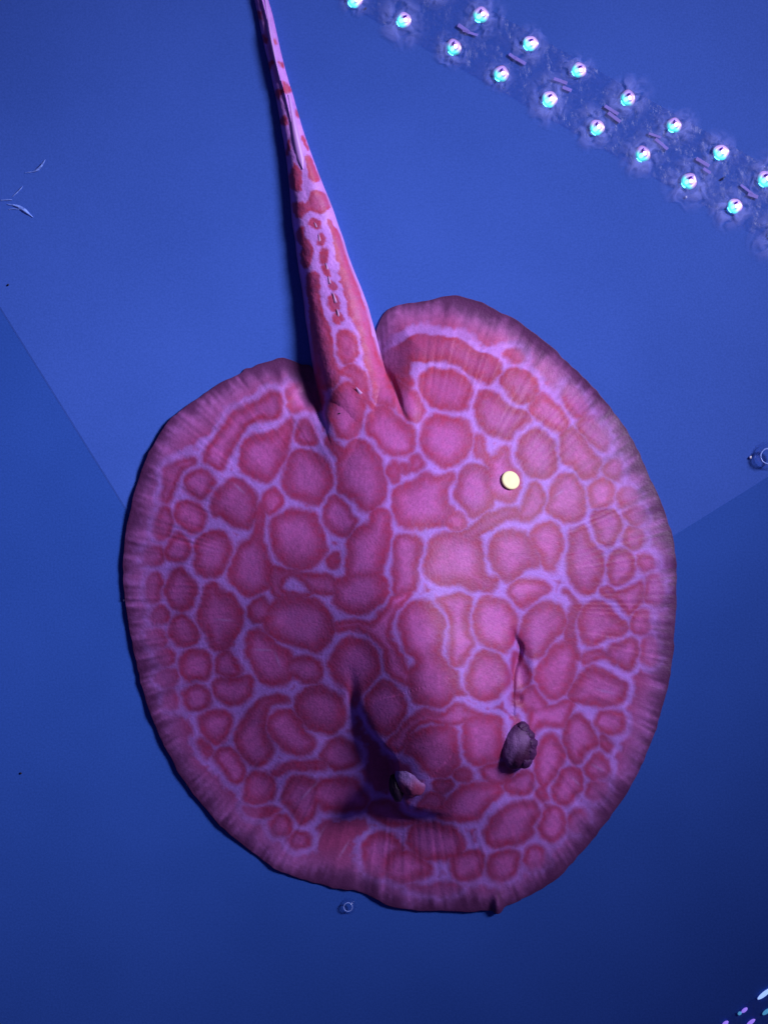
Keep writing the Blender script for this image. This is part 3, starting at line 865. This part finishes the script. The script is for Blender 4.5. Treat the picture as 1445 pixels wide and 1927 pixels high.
# ------------------------------------------------------------------ lit strips standing in for lamp reflections in the water
def clear_strip_material():
    m, nt, b = new_mat('clear_strip_plastic')
    out = nt.nodes['Material Output']
    nt.nodes.remove(b)
    tc = node(nt, 'ShaderNodeTexCoord')
    nz = node(nt, 'ShaderNodeTexNoise', Scale=160.0, Detail=4.0, Roughness=0.6, Distortion=1.5)
    nt.links.new(tc.outputs['Object'], nz.inputs['Vector'])
    rp = node(nt, 'ShaderNodeValToRGB')
    rp.color_ramp.elements[0].position = 0.42; rp.color_ramp.elements[0].color = (0.0, 0.0, 0.0, 1)
    rp.color_ramp.elements[1].position = 0.85; rp.color_ramp.elements[1].color = (0.10, 0.10, 0.10, 1)
    nt.links.new(nz.outputs['Fac'], rp.inputs['Fac'])
    bp = node(nt, 'ShaderNodeBump', Strength=0.5, Distance=0.002)
    nt.links.new(nz.outputs['Fac'], bp.inputs['Height'])
    tr = node(nt, 'ShaderNodeBsdfTransparent'); tr.inputs['Color'].default_value = (0.93, 0.95, 0.98, 1)
    df = node(nt, 'ShaderNodeBsdfDiffuse'); df.inputs['Color'].default_value = (0.20, 0.25, 0.75, 1)
    nt.links.new(bp.outputs['Normal'], df.inputs['Normal'])
    mx = node(nt, 'ShaderNodeMixShader')
    nt.links.new(rp.outputs['Color'], mx.inputs['Fac'])
    nt.links.new(tr.outputs[0], mx.inputs[1]); nt.links.new(df.outputs[0], mx.inputs[2])
    gl = node(nt, 'ShaderNodeBsdfGlossy', Roughness=0.25)
    nt.links.new(bp.outputs['Normal'], gl.inputs['Normal'])
    mg = node(nt, 'ShaderNodeMixShader'); mg.inputs['Fac'].default_value = 0.012
    nt.links.new(mx.outputs[0], mg.inputs[1]); nt.links.new(gl.outputs[0], mg.inputs[2])
    nt.links.new(mg.outputs[0], out.inputs['Surface'])
    return m
M_clear = clear_strip_material()

def emit_attr(name, strength):
    m, nt, b = new_mat(name)
    at = node(nt, 'ShaderNodeAttribute', attribute_name='skin')
    nt.links.new(at.outputs['Color'], b.inputs['Base Color'])
    nt.links.new(at.outputs['Color'], b.inputs['Emission Color'])
    b.inputs['Emission Strength'].default_value = strength
    b.inputs['Roughness'].default_value = 0.2
    return m
def emit(name, colour, strength):
    m, nt, b = new_mat(name)
    b.inputs['Base Color'].default_value = (*colour, 1)
    b.inputs['Emission Color'].default_value = (*colour, 1)
    b.inputs['Emission Strength'].default_value = strength
    return m
M_lens = [emit_attr('lit_lens', q_) for q_ in (1.5, 2.3, 1.8, 1.2)]
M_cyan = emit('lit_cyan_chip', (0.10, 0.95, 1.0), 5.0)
M_pink = emit('lit_pink_chip', (1.0, 0.55, 0.85), 5.0)
M_violet, nt, b = new_mat('violet_chip'); b.inputs['Base Color'].default_value = (0.06, 0.01, 0.30, 1)
M_ring, nt, b = new_mat('lens_collar'); b.inputs['Base Color'].default_value = (0.05, 0.07, 0.30, 1); b.inputs['Roughness'].default_value = 0.3
M_rib, nt, b = new_mat('lilac_solder_rib'); b.inputs['Base Color'].default_value = (0.36, 0.30, 0.95, 1); b.inputs['Roughness'].default_value = 0.5; b.inputs['Alpha'].default_value = 0.55

PXM = S
def dome_mesh(name, rad, hgt, seed):
    """lit lens: cyan to the lower left, lilac to the right, blue at the top"""
    nu, nv = 28, 8; V = []; F = []; C = []
    rr_ = random.Random(seed)
    for a in range(nv + 1):
        rho = a / nv
        for b in range(nu):
            ph = 2 * math.pi * b / nu
            k = 1 + (0.05 * math.sin(3 * ph + seed) + 0.04 * math.sin(5 * ph + 2 * seed)) * rho
            x, y = rad * rho * k * math.cos(ph), rad * rho * k * math.sin(ph)
            V.append((x, y, hgt * math.sqrt(max(0, 1 - rho ** 2)) ))
            s_ = (-x * 0.75 - y * 0.75) / rad
            cyan = np.array([0.10, 0.85, 1.0]); lil = np.array([0.62, 0.42, 1.0]); blue = np.array([0.14, 0.10, 0.75])
            t = float(sst(-0.25, 0.55, np.array(s_)))
            c = lil * (1 - t) + cyan * t
            tb = float(sst(0.05, 0.6, np.array(y / rad))) * 0.55 * (1 - float(sst(0.7, 0.95, np.array(rho))))
            c = c * (1 - tb) + blue * tb
            ring = math.exp(-((rho - 0.62) / 0.10) ** 2)
            dark = math.exp(-((rho - 0.40) / 0.09) ** 2) * (0.55 + 0.45 * math.sin(4 * ph + seed))
            c = c * (0.42 + 0.55 * ring) * (1 - 0.6 * dark) * (1 - 0.55 * float(sst(0.78, 1.0, np.array(rho))))
            C.append(c)
    for a in range(nv):
        for b in range(nu):
            F.append((a * nu + b, a * nu + (b + 1) % nu, (a + 1) * nu + (b + 1) % nu, (a + 1) * nu + b))
    me = bpy.data.meshes.new(name)
    me.from_pydata(V, [], [tuple(reversed(q)) for q in F])
    at = me.color_attributes.new('skin', 'FLOAT_COLOR', 'POINT')
    c4 = np.ones((len(V), 4), np.float32); c4[:, :3] = np.array(C)
    at.data.foreach_set('color', c4.ravel())
    me.polygons.foreach_set('use_smooth', [True] * len(me.polygons))
    me.materials.append(M_lens[seed % 4])
    return me
def disc_mesh(name, rx, ry, h, mat, n=12):
    V = [(rx * math.cos(2 * math.pi * k / n), ry * math.sin(2 * math.pi * k / n), 0) for k in range(n)]
    V += [(0.8 * rx * math.cos(2 * math.pi * k / n), 0.8 * ry * math.sin(2 * math.pi * k / n), h) for k in range(n)]
    F = [(k, (k + 1) % n, n + (k + 1) % n, n + k) for k in range(n)] + [tuple(range(n, 2 * n))]
    me = bpy.data.meshes.new(name); me.from_pydata(V, [], F); me.materials.append(mat)
    me.polygons.foreach_set('use_smooth', [True] * len(me.polygons))
    return me
def torus_mesh(name, R, rr_, mat, n=28, m=8):
    V = []; F = []
    for a in range(n):
        for b in range(m):
            p, q = 2 * math.pi * a / n, 2 * math.pi * b / m
            V.append(((R + rr_ * math.cos(q)) * math.cos(p), (R + rr_ * math.cos(q)) * math.sin(p), rr_ * math.sin(q)))
    for a in range(n):
        for b in range(m):
            F.append((a * m + b, ((a + 1) % n) * m + b, ((a + 1) % n) * m + (b + 1) % m, a * m + (b + 1) % m))
    me = bpy.data.meshes.new(name); me.from_pydata(V, [], F); me.materials.append(mat)
    me.polygons.foreach_set('use_smooth', [True] * len(me.polygons))
    return me
def place(name, me, parent, loc, rot=0.0, scale=(1, 1, 1)):
    o = bpy.data.objects.new(name, me); col.objects.link(o)
    o.parent = parent; o.location = loc; o.rotation_euler = (0, 0, rot); o.scale = scale
    return o

LENSES = [dome_mesh('lens', 15.5 * PXM, 0.0010, s_) for s_ in (1, 2, 3, 4)]
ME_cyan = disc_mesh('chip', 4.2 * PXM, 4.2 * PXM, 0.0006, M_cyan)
ME_pink = disc_mesh('chip', 3.6 * PXM, 3.6 * PXM, 0.0006, M_pink)
ME_viol = disc_mesh('chip', 3.6 * PXM, 3.0 * PXM, 0.0006, M_violet)
ME_ring = torus_mesh('collar', 15.8 * PXM, 0.7 * PXM, M_ring)
# milky skirt round each lens: added to give the LED its halo of glow
M_halo, nt, b = new_mat('frosted_halo')
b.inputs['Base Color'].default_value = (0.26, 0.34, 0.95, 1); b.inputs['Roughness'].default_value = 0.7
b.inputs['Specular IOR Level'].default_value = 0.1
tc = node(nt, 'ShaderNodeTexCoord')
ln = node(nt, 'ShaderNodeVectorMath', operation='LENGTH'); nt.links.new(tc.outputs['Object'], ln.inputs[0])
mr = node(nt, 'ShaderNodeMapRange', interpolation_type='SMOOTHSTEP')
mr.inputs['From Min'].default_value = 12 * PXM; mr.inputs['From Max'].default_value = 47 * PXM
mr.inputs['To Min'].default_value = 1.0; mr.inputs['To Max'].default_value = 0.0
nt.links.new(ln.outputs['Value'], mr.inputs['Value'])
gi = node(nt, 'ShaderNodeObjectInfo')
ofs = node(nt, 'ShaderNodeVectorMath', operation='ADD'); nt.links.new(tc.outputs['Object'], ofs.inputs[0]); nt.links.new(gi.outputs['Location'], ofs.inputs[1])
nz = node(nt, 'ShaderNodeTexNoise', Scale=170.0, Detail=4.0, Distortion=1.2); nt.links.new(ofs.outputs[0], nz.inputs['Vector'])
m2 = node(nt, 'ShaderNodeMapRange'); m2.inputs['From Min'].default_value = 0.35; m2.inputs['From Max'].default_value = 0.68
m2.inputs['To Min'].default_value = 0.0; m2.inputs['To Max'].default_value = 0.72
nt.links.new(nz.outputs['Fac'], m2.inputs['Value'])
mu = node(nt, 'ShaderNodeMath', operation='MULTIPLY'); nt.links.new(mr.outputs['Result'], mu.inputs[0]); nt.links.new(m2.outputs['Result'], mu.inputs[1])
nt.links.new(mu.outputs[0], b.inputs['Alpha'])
def halo_mesh(seed):
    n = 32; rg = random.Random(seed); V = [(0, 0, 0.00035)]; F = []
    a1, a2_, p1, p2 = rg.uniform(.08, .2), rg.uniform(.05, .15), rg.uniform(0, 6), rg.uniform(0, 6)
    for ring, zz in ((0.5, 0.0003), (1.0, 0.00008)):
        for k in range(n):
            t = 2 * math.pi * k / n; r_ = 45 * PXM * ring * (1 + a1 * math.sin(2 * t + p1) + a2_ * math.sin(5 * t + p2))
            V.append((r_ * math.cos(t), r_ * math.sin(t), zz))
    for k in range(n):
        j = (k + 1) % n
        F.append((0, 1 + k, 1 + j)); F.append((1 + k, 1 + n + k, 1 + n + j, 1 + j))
    me = bpy.data.meshes.new('halo_patch'); me.from_pydata(V, [], F); me.materials.append(M_halo)
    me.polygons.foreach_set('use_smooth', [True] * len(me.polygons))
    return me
HALOS = [halo_mesh(s_) for s_ in range(5)]

strip_z = SHEET_T
angS = math.atan2(-350.0, 620.0)               # slope of the strip on the floor
strip = empty('lamp_reflection', P(1100, 190, SHEET_T))  # solid stand-in for the LED lamp mirrored in the water
tag(strip, 'two rows of glowing white and cyan LEDs on a clear strip, standing in for a lamp reflection', 'light strip')
# outline of the clear body, in strip space
sdir = np.array([math.cos(angS), math.sin(angS)]); snor = np.array([-sdir[1], sdir[0]])
hw = 62 * PXM; hl = 0.26
bo = [(-hl, -hw), (hl, -hw), (hl, hw), (-hl, hw)]
T_STRIP = 0.0010
v, f = prism(bo, 0.0001, T_STRIP, 0.0008)
sb = mesh_obj('strip_body', v, f, M_clear, strip, smooth=False)
sb.rotation_euler = (0, 0, angS)
LOW = [(668, 0), (760, 38), (854, 89), (943, 139), (1034, 187), (1123, 240), (1209, 290), (1296, 341), (1382, 388), (1462, 440)]
UPP = [(815, -22), (905, 28), (998, 82), (1089, 132), (1181, 185), (1268, 236), (1356, 287), (1440, 337)]
SO = np.array(strip.location)
def led(parent, origin, x, y, k, zt):
    p = np.array(P(x, y, zt)) - origin
    L = place('led', LENSES[k % 4], parent, tuple(p), random.uniform(-0.25, 0.25), (random.uniform(0.92, 1.05), random.uniform(0.95, 1.08), 1))
    place('collar', ME_ring, L, (0, 0, 0.0001))
    q_ = random.uniform(0.75, 1.3)
    place('halo_patch', HALOS[k % 5], L, (random.uniform(-5, 5) * PXM, random.uniform(-5, 5) * PXM, 0.00005), random.uniform(0, 6), (q_, q_ * random.uniform(0.8, 1.2), 1))
    place('chip', ME_cyan, L, (-4.6 * PXM, -3.2 * PXM, 0.0008), 0, (random.uniform(0.9, 1.5), 1, 1))
    place('chip', ME_pink, L, (3.4 * PXM, 0.4 * PXM, 0.0009))
    place('chip', ME_viol, L, (0.5 * PXM, 6.2 * PXM, 0.00078), random.uniform(0.4, 1.2), (1.35, 0.75, 1))
    place('chip', ME_cyan, L, (-9.0 * PXM, -9.0 * PXM, 0.00022), 0.8, (0.7, 1.5, 0.4))  # extra chip added for the cyan glow outside the lens
    return L
for k, (x, y) in enumerate(LOW + UPP):
    led(strip, SO, x, y, k, SHEET_T + T_STRIP)
def rib_mesh(ln, wd, hh):
    v, f = prism([(-ln, -wd), (ln, -wd), (ln, wd), (-ln, wd)], 0, hh, hh * 0.45)
    me = bpy.data.meshes.new('rib'); me.from_pydata(v, [], f); me.materials.append(M_rib)
    return me
ME_rib = rib_mesh(13 * PXM, 2.4 * PXM, 0.0003)
for k in range(len(UPP) - 1):
    mxp = (LOW[k + 2][0] + UPP[k + 1][0]) / 2; myp = (LOW[k + 2][1] + UPP[k + 1][1]) / 2
    for q_, off in ((-1, -6), (1, 6)):
        p = np.array(P(mxp + q_ * 5, myp + off, SHEET_T + T_STRIP)) - SO
        place('rib', ME_rib, strip, tuple(p + np.array([random.uniform(-3, 3) * PXM, random.uniform(-3, 3) * PXM, 0])), angS + random.uniform(-0.2, 0.2), (random.uniform(0.45, 1.2), random.uniform(0.7, 1.6), 1))

# second strip end, made up to carry the lamp highlights in the lower right
strip2 = empty('lamp_reflection', P(1425, 1905, 0))
tag(strip2, 'made-up clear strip end with small slanted violet and cyan lamp highlights by dark floor', 'light strip')
S2 = np.array(strip2.location)
a2 = math.atan2(67.0, 85.0)
v, f = prism([(-0.05, -38 * PXM), (0.08, -38 * PXM), (0.08, 26 * PXM), (-0.05, 26 * PXM)], 0.0001, 0.0010, 0.0006)
sb2 = mesh_obj('strip_body', v, f, M_clear, strip2, smooth=False); sb2.rotation_euler = (0, 0, a2)
M_l2a = emit('pale_blue_highlight', (0.35, 0.55, 1.0), 0.9); M_l2b = emit('violet_highlight', (0.35, 0.22, 0.95), 0.7); M_l2c = emit('teal_highlight', (0.08, 0.35, 0.62), 0.6)
for (x, y, ln, wd, mt) in [(1438, 1870, 17, 4.5, M_l2a), (1400, 1901, 7, 3.6, M_l2b), (1391, 1907, 4, 3.4, M_l2c), (1364, 1926, 7, 4, M_l2b), (1412, 1924, 10, 3.8, M_l2b), (1441, 1904, 9, 4, M_l2c)]:
    p = np.array(P(x, y, 0.0010)) - S2
    place('led', disc_mesh('led', ln * PXM, wd * PXM, 0.0004, mt, 20), strip2, tuple(p), a2)  # glowing ovals stand in for reflected highlights

# ------------------------------------------------------------------ small things
M_disc, nt, b = new_mat('cream_disc')
b.inputs['Roughness'].default_value = 0.45
b.inputs['Specular IOR Level'].default_value = 0.2
nz = node(nt, 'ShaderNodeTexNoise', Scale=700.0, Detail=3.0)
rp = node(nt, 'ShaderNodeValToRGB')
rp.color_ramp.elements[0].color = (0.80, 0.76, 0.38, 1); rp.color_ramp.elements[1].color = (0.88, 0.84, 0.48, 1)
nt.links.new(nz.outputs['Fac'], rp.inputs['Fac']); nt.links.new(rp.outputs['Color'], b.inputs['Base Color'])
zdsc = float(height_mm(np.array([960.0]), np.array([904.0]))[0]) * 0.001 + BASE
rd = 17.5 * PXM; V = []; F = []; n = 40
prof = [(0.0, -0.0012), (0.93, -0.0012), (1.0, -0.0005), (1.0, 0.0004), (0.95, 0.0007), (0.80, 0.00080), (0.74, 0.00078), (0.35, 0.00080), (0.28, 0.00084), (0.0, 0.00086)]
for (rho, zz) in prof:
    for k in range(n):
        V.append((rd * rho * math.cos(2 * math.pi * k / n), rd * rho * math.sin(2 * math.pi * k / n), zz))
for a in range(len(prof) - 1):
    for k in range(n):
        F.append((a * n + k, a * n + (k + 1) % n, (a + 1) * n + (k + 1) % n, (a + 1) * n + k))
dsc = mesh_obj('cream_disk', V, F, M_disc)
dsc.location = P(960, 904, zdsc + 0.0009)
ha = float(height_mm(np.array([975.0]), np.array([904.0]))[0] - height_mm(np.array([945.0]), np.array([904.0]))[0]) * 0.001 / (30 * S)
hb = float(height_mm(np.array([960.0]), np.array([889.0]))[0] - height_mm(np.array([960.0]), np.array([919.0]))[0]) * 0.001 / (30 * S)
dsc.rotation_euler = (math.atan(hb), -math.atan(ha), 0)
tag(dsc, 'small round cream pellet lying on the back of the stingray', 'disk')

def bubble_material():
    m, nt, b = new_mat('bubble_film')
    out = nt.nodes['Material Output']; nt.nodes.remove(b)
    lw = node(nt, 'ShaderNodeLayerWeight', Blend=0.55)
    tr = node(nt, 'ShaderNodeBsdfTransparent'); tr.inputs['Color'].default_value = (0.96, 0.97, 0.99, 1)
    gl = node(nt, 'ShaderNodeBsdfGlossy', Roughness=0.08); gl.inputs['Color'].default_value = (0.8, 0.85, 1.0, 1)
    mx = node(nt, 'ShaderNodeMixShader')
    sc_ = node(nt, 'ShaderNodeMath', operation='MULTIPLY'); sc_.inputs[1].default_value = 0.30
    nt.links.new(lw.outputs['Facing'], sc_.inputs[0]); nt.links.new(sc_.outputs[0], mx.inputs['Fac']); nt.links.new(tr.outputs[0], mx.inputs[1]); nt.links.new(gl.outputs[0], mx.inputs[2])
    nt.links.new(mx.outputs[0], out.inputs['Surface'])
    return m
M_bub = bubble_material()
def bubble(x, y, rpx, zf, label, film=True):
    nu, nv = 36, 12; V = []; F = []
    rad = rpx * PXM
    prof = [(math.sin(0.5 * math.pi * a / nv), math.cos(0.5 * math.pi * a / nv) * 0.8) for a in range(nv + 1)]
    prof += [(1.12, 0.02), (1.2, 0.0)]
    for (rho, zz) in prof:
        for k in range(nu):
            V.append((rad * max(rho, 0.001) * math.cos(2 * math.pi * k / nu), rad * max(rho, 0.001) * math.sin(2 * math.pi * k / nu), rad * zz))
    for a in range(len(prof) - 1):
        for k in range(nu):
            F.append((a * nu + k, (a + 1) * nu + k, (a + 1) * nu + (k + 1) % nu, a * nu + (k + 1) % nu))
    o = mesh_obj('air_bubble', V, F, M_bub)
    o.location = P(x, y, zf + 0.0001)
    tag(o, label, 'bubble', 'air bubbles on the tank floor')
    bs = bpy.data.meshes.new('rim')
    rim = place('rim', torus_mesh('rim', rad * 0.62, rad * 0.07, M_glint), o, (0, 0, rad * 0.62))
    return o
M_glint, nt, b = new_mat('bubble_rim'); b.inputs['Base Color'].default_value = (0.25, 0.38, 0.85, 1); b.inputs['Roughness'].default_value = 0.15
bubble(1441, 859, 23, SHEET_T, 'large clear air bubble on pale blue sheet right of the stingray')
bubble(655, 1705, 13, 0.0, 'small clear air bubble on the floor below the stingray front edge')

M_white, nt, b = new_mat('white_speck'); b.inputs['Base Color'].default_value = (0.9, 0.9, 0.95, 1)
M_dark, nt, b = new_mat('dark_grain'); b.inputs['Base Color'].default_value = (0.01, 0.01, 0.03, 1); b.inputs['Roughness'].default_value = 0.8
def grain(name, x, y, rpx, z, mat, seed, sx=1.0):
    rr_ = random.Random(seed); V = []; F = []
    nu, nv = 8, 5
    for a in range(nv + 1):
        for b_ in range(nu):
            th, ph = math.pi * a / nv, 2 * math.pi * b_ / nu
            k = rpx * PXM * rr_.uniform(0.8, 1.2)
            V.append((k * sx * math.sin(th) * math.cos(ph), k * math.sin(th) * math.sin(ph), k * 0.8 * math.cos(th)))
    for a in range(nv):
        for b_ in range(nu):
            F.append((a * nu + b_, (a + 1) * nu + b_, (a + 1) * nu + (b_ + 1) % nu, a * nu + (b_ + 1) % nu))
    o = mesh_obj(name, V, F, mat)
    o.location = P(x, y, z + rpx * PXM * 0.7)
    return o
tag(grain('white_bead', 1411, 861, 2.8, SHEET_T, M_white, 1), 'tiny white bead beside the large air bubble', 'bead')
tag(grain('white_bead', 234, 1130, 2.4, 0.0, M_white, 2), 'tiny white bead against the edge of the stingray fin', 'bead')
tag(grain('white_bead', 1290, 371, 2.6, SHEET_T, M_white, 3, 0.8), 'tiny white bead just below the light strip edge', 'bead')
tag(grain('dirt_grain', 16, 536, 2.0, SHEET_T, M_dark, 4), 'dark dirt grain on the sheet near its edge', 'grain')
tag(grain('dirt_grain', 40, 1455, 2.0, 0.0, M_dark, 5), 'dark dirt grain on the open darker floor', 'grain')
tag(grain('dirt_grain', 688, 16, 2.4, SHEET_T, M_dark, 6), 'dark dirt grain beside an LED at strip end', 'grain')
zz_ = float(height_mm(np.array([639.0]), np.array([778.0]))[0]); zz_ = max(zz_, float(tail_z(np.array(-0.52), np.array(778.0))))
tag(grain('dirt_grain', 639, 778, 1.3, BASE + zz_ * 0.001, M_dark, 7, 1.5), 'dark dirt grain on the stingray near its tail root', 'grain')

# pale shed wisps on the left
def wisp_material():
    m, nt, b = new_mat('pale_wisp')
    out = nt.nodes['Material Output']
    tc = node(nt, 'ShaderNodeTexCoord')
    nz = node(nt, 'ShaderNodeTexNoise', Scale=450.0, Detail=3.0)
    nt.links.new(tc.outputs['Object'], nz.inputs['Vector'])
    rp = node(nt, 'ShaderNodeValToRGB')
    rp.color_ramp.elements[0].position = 0.36; rp.color_ramp.elements[0].color = (0.3, 0.3, 0.3, 1)
    rp.color_ramp.elements[1].position = 0.6; rp.color_ramp.elements[1].color = (0.95, 0.95, 0.95, 1)
    nt.links.new(nz.outputs['Fac'], rp.inputs['Fac'])
    b.inputs['Base Color'].default_value = (0.22, 0.38, 0.95, 1); b.inputs['Roughness'].default_value = 0.5
    nt.links.new(rp.outputs['Color'], b.inputs['Alpha'])
    return m
M_wisp = wisp_material()
def wisp(pts, hw, label):
    p = catmull(pts, False, 8); n = len(p); V = []; F = []
    o0 = np.array(P(p[n // 2][0], p[n // 2][1], SHEET_T))
    for k in range(n):
        t = k / (n - 1)
        d = p[min(k + 1, n - 1)] - p[max(k - 1, 0)]; d /= np.linalg.norm(d); nn = np.array([-d[1], d[0]])
        w = np.interp(t, np.linspace(0, 1, len(hw)), hw)
        for s_, zz in ((-1, 0.0003), (0, 0.0003 + w * PXM * 0.25), (1, 0.0003), (0, 0.0001)):
            q = p[k] + nn * s_ * w
            V.append(tuple(np.array(P(q[0], q[1], SHEET_T + zz)) - o0))
    for k in range(n - 1):
        for a in range(4):
            F.append((k * 4 + a, k * 4 + (a + 1) % 4, (k + 1) * 4 + (a + 1) % 4, (k + 1) * 4 + a))
    o = mesh_obj('shed_wisp', V, F, M_wisp); o.location = tuple(o0)
    tag(o, label, 'wisp', 'pale wisps on the sheet')
wisp([(48, 325), (66, 322), (77, 313), (86, 300)], [0.4, 1.2, 3.2, 2.6, 0.5], 'short curved pale blue wisp apart from the frayed ones')
wisp([(2, 377), (14, 376), (24, 376)], [1.0, 1.8, 0.5], 'thin straight pale wisp above the frayed leaf shaped wisp')
wisp([(14, 384), (30, 387), (42, 393), (54, 402), (63, 409)], [0.4, 2.0, 3.6, 4.2, 2.0, 0.4], 'largest frayed leaf shaped pale blue wisp')
wisp([(17, 394), (26, 393), (36, 394)], [0.8, 1.2, 0.4], 'small pale wisp tucked under the frayed leaf shaped wisp')
wisp([(24, 370), (34, 361), (44, 350)], [0.4, 1.3, 1.6, 0.6], 'faint slanting pale wisp between curved and frayed wisps')
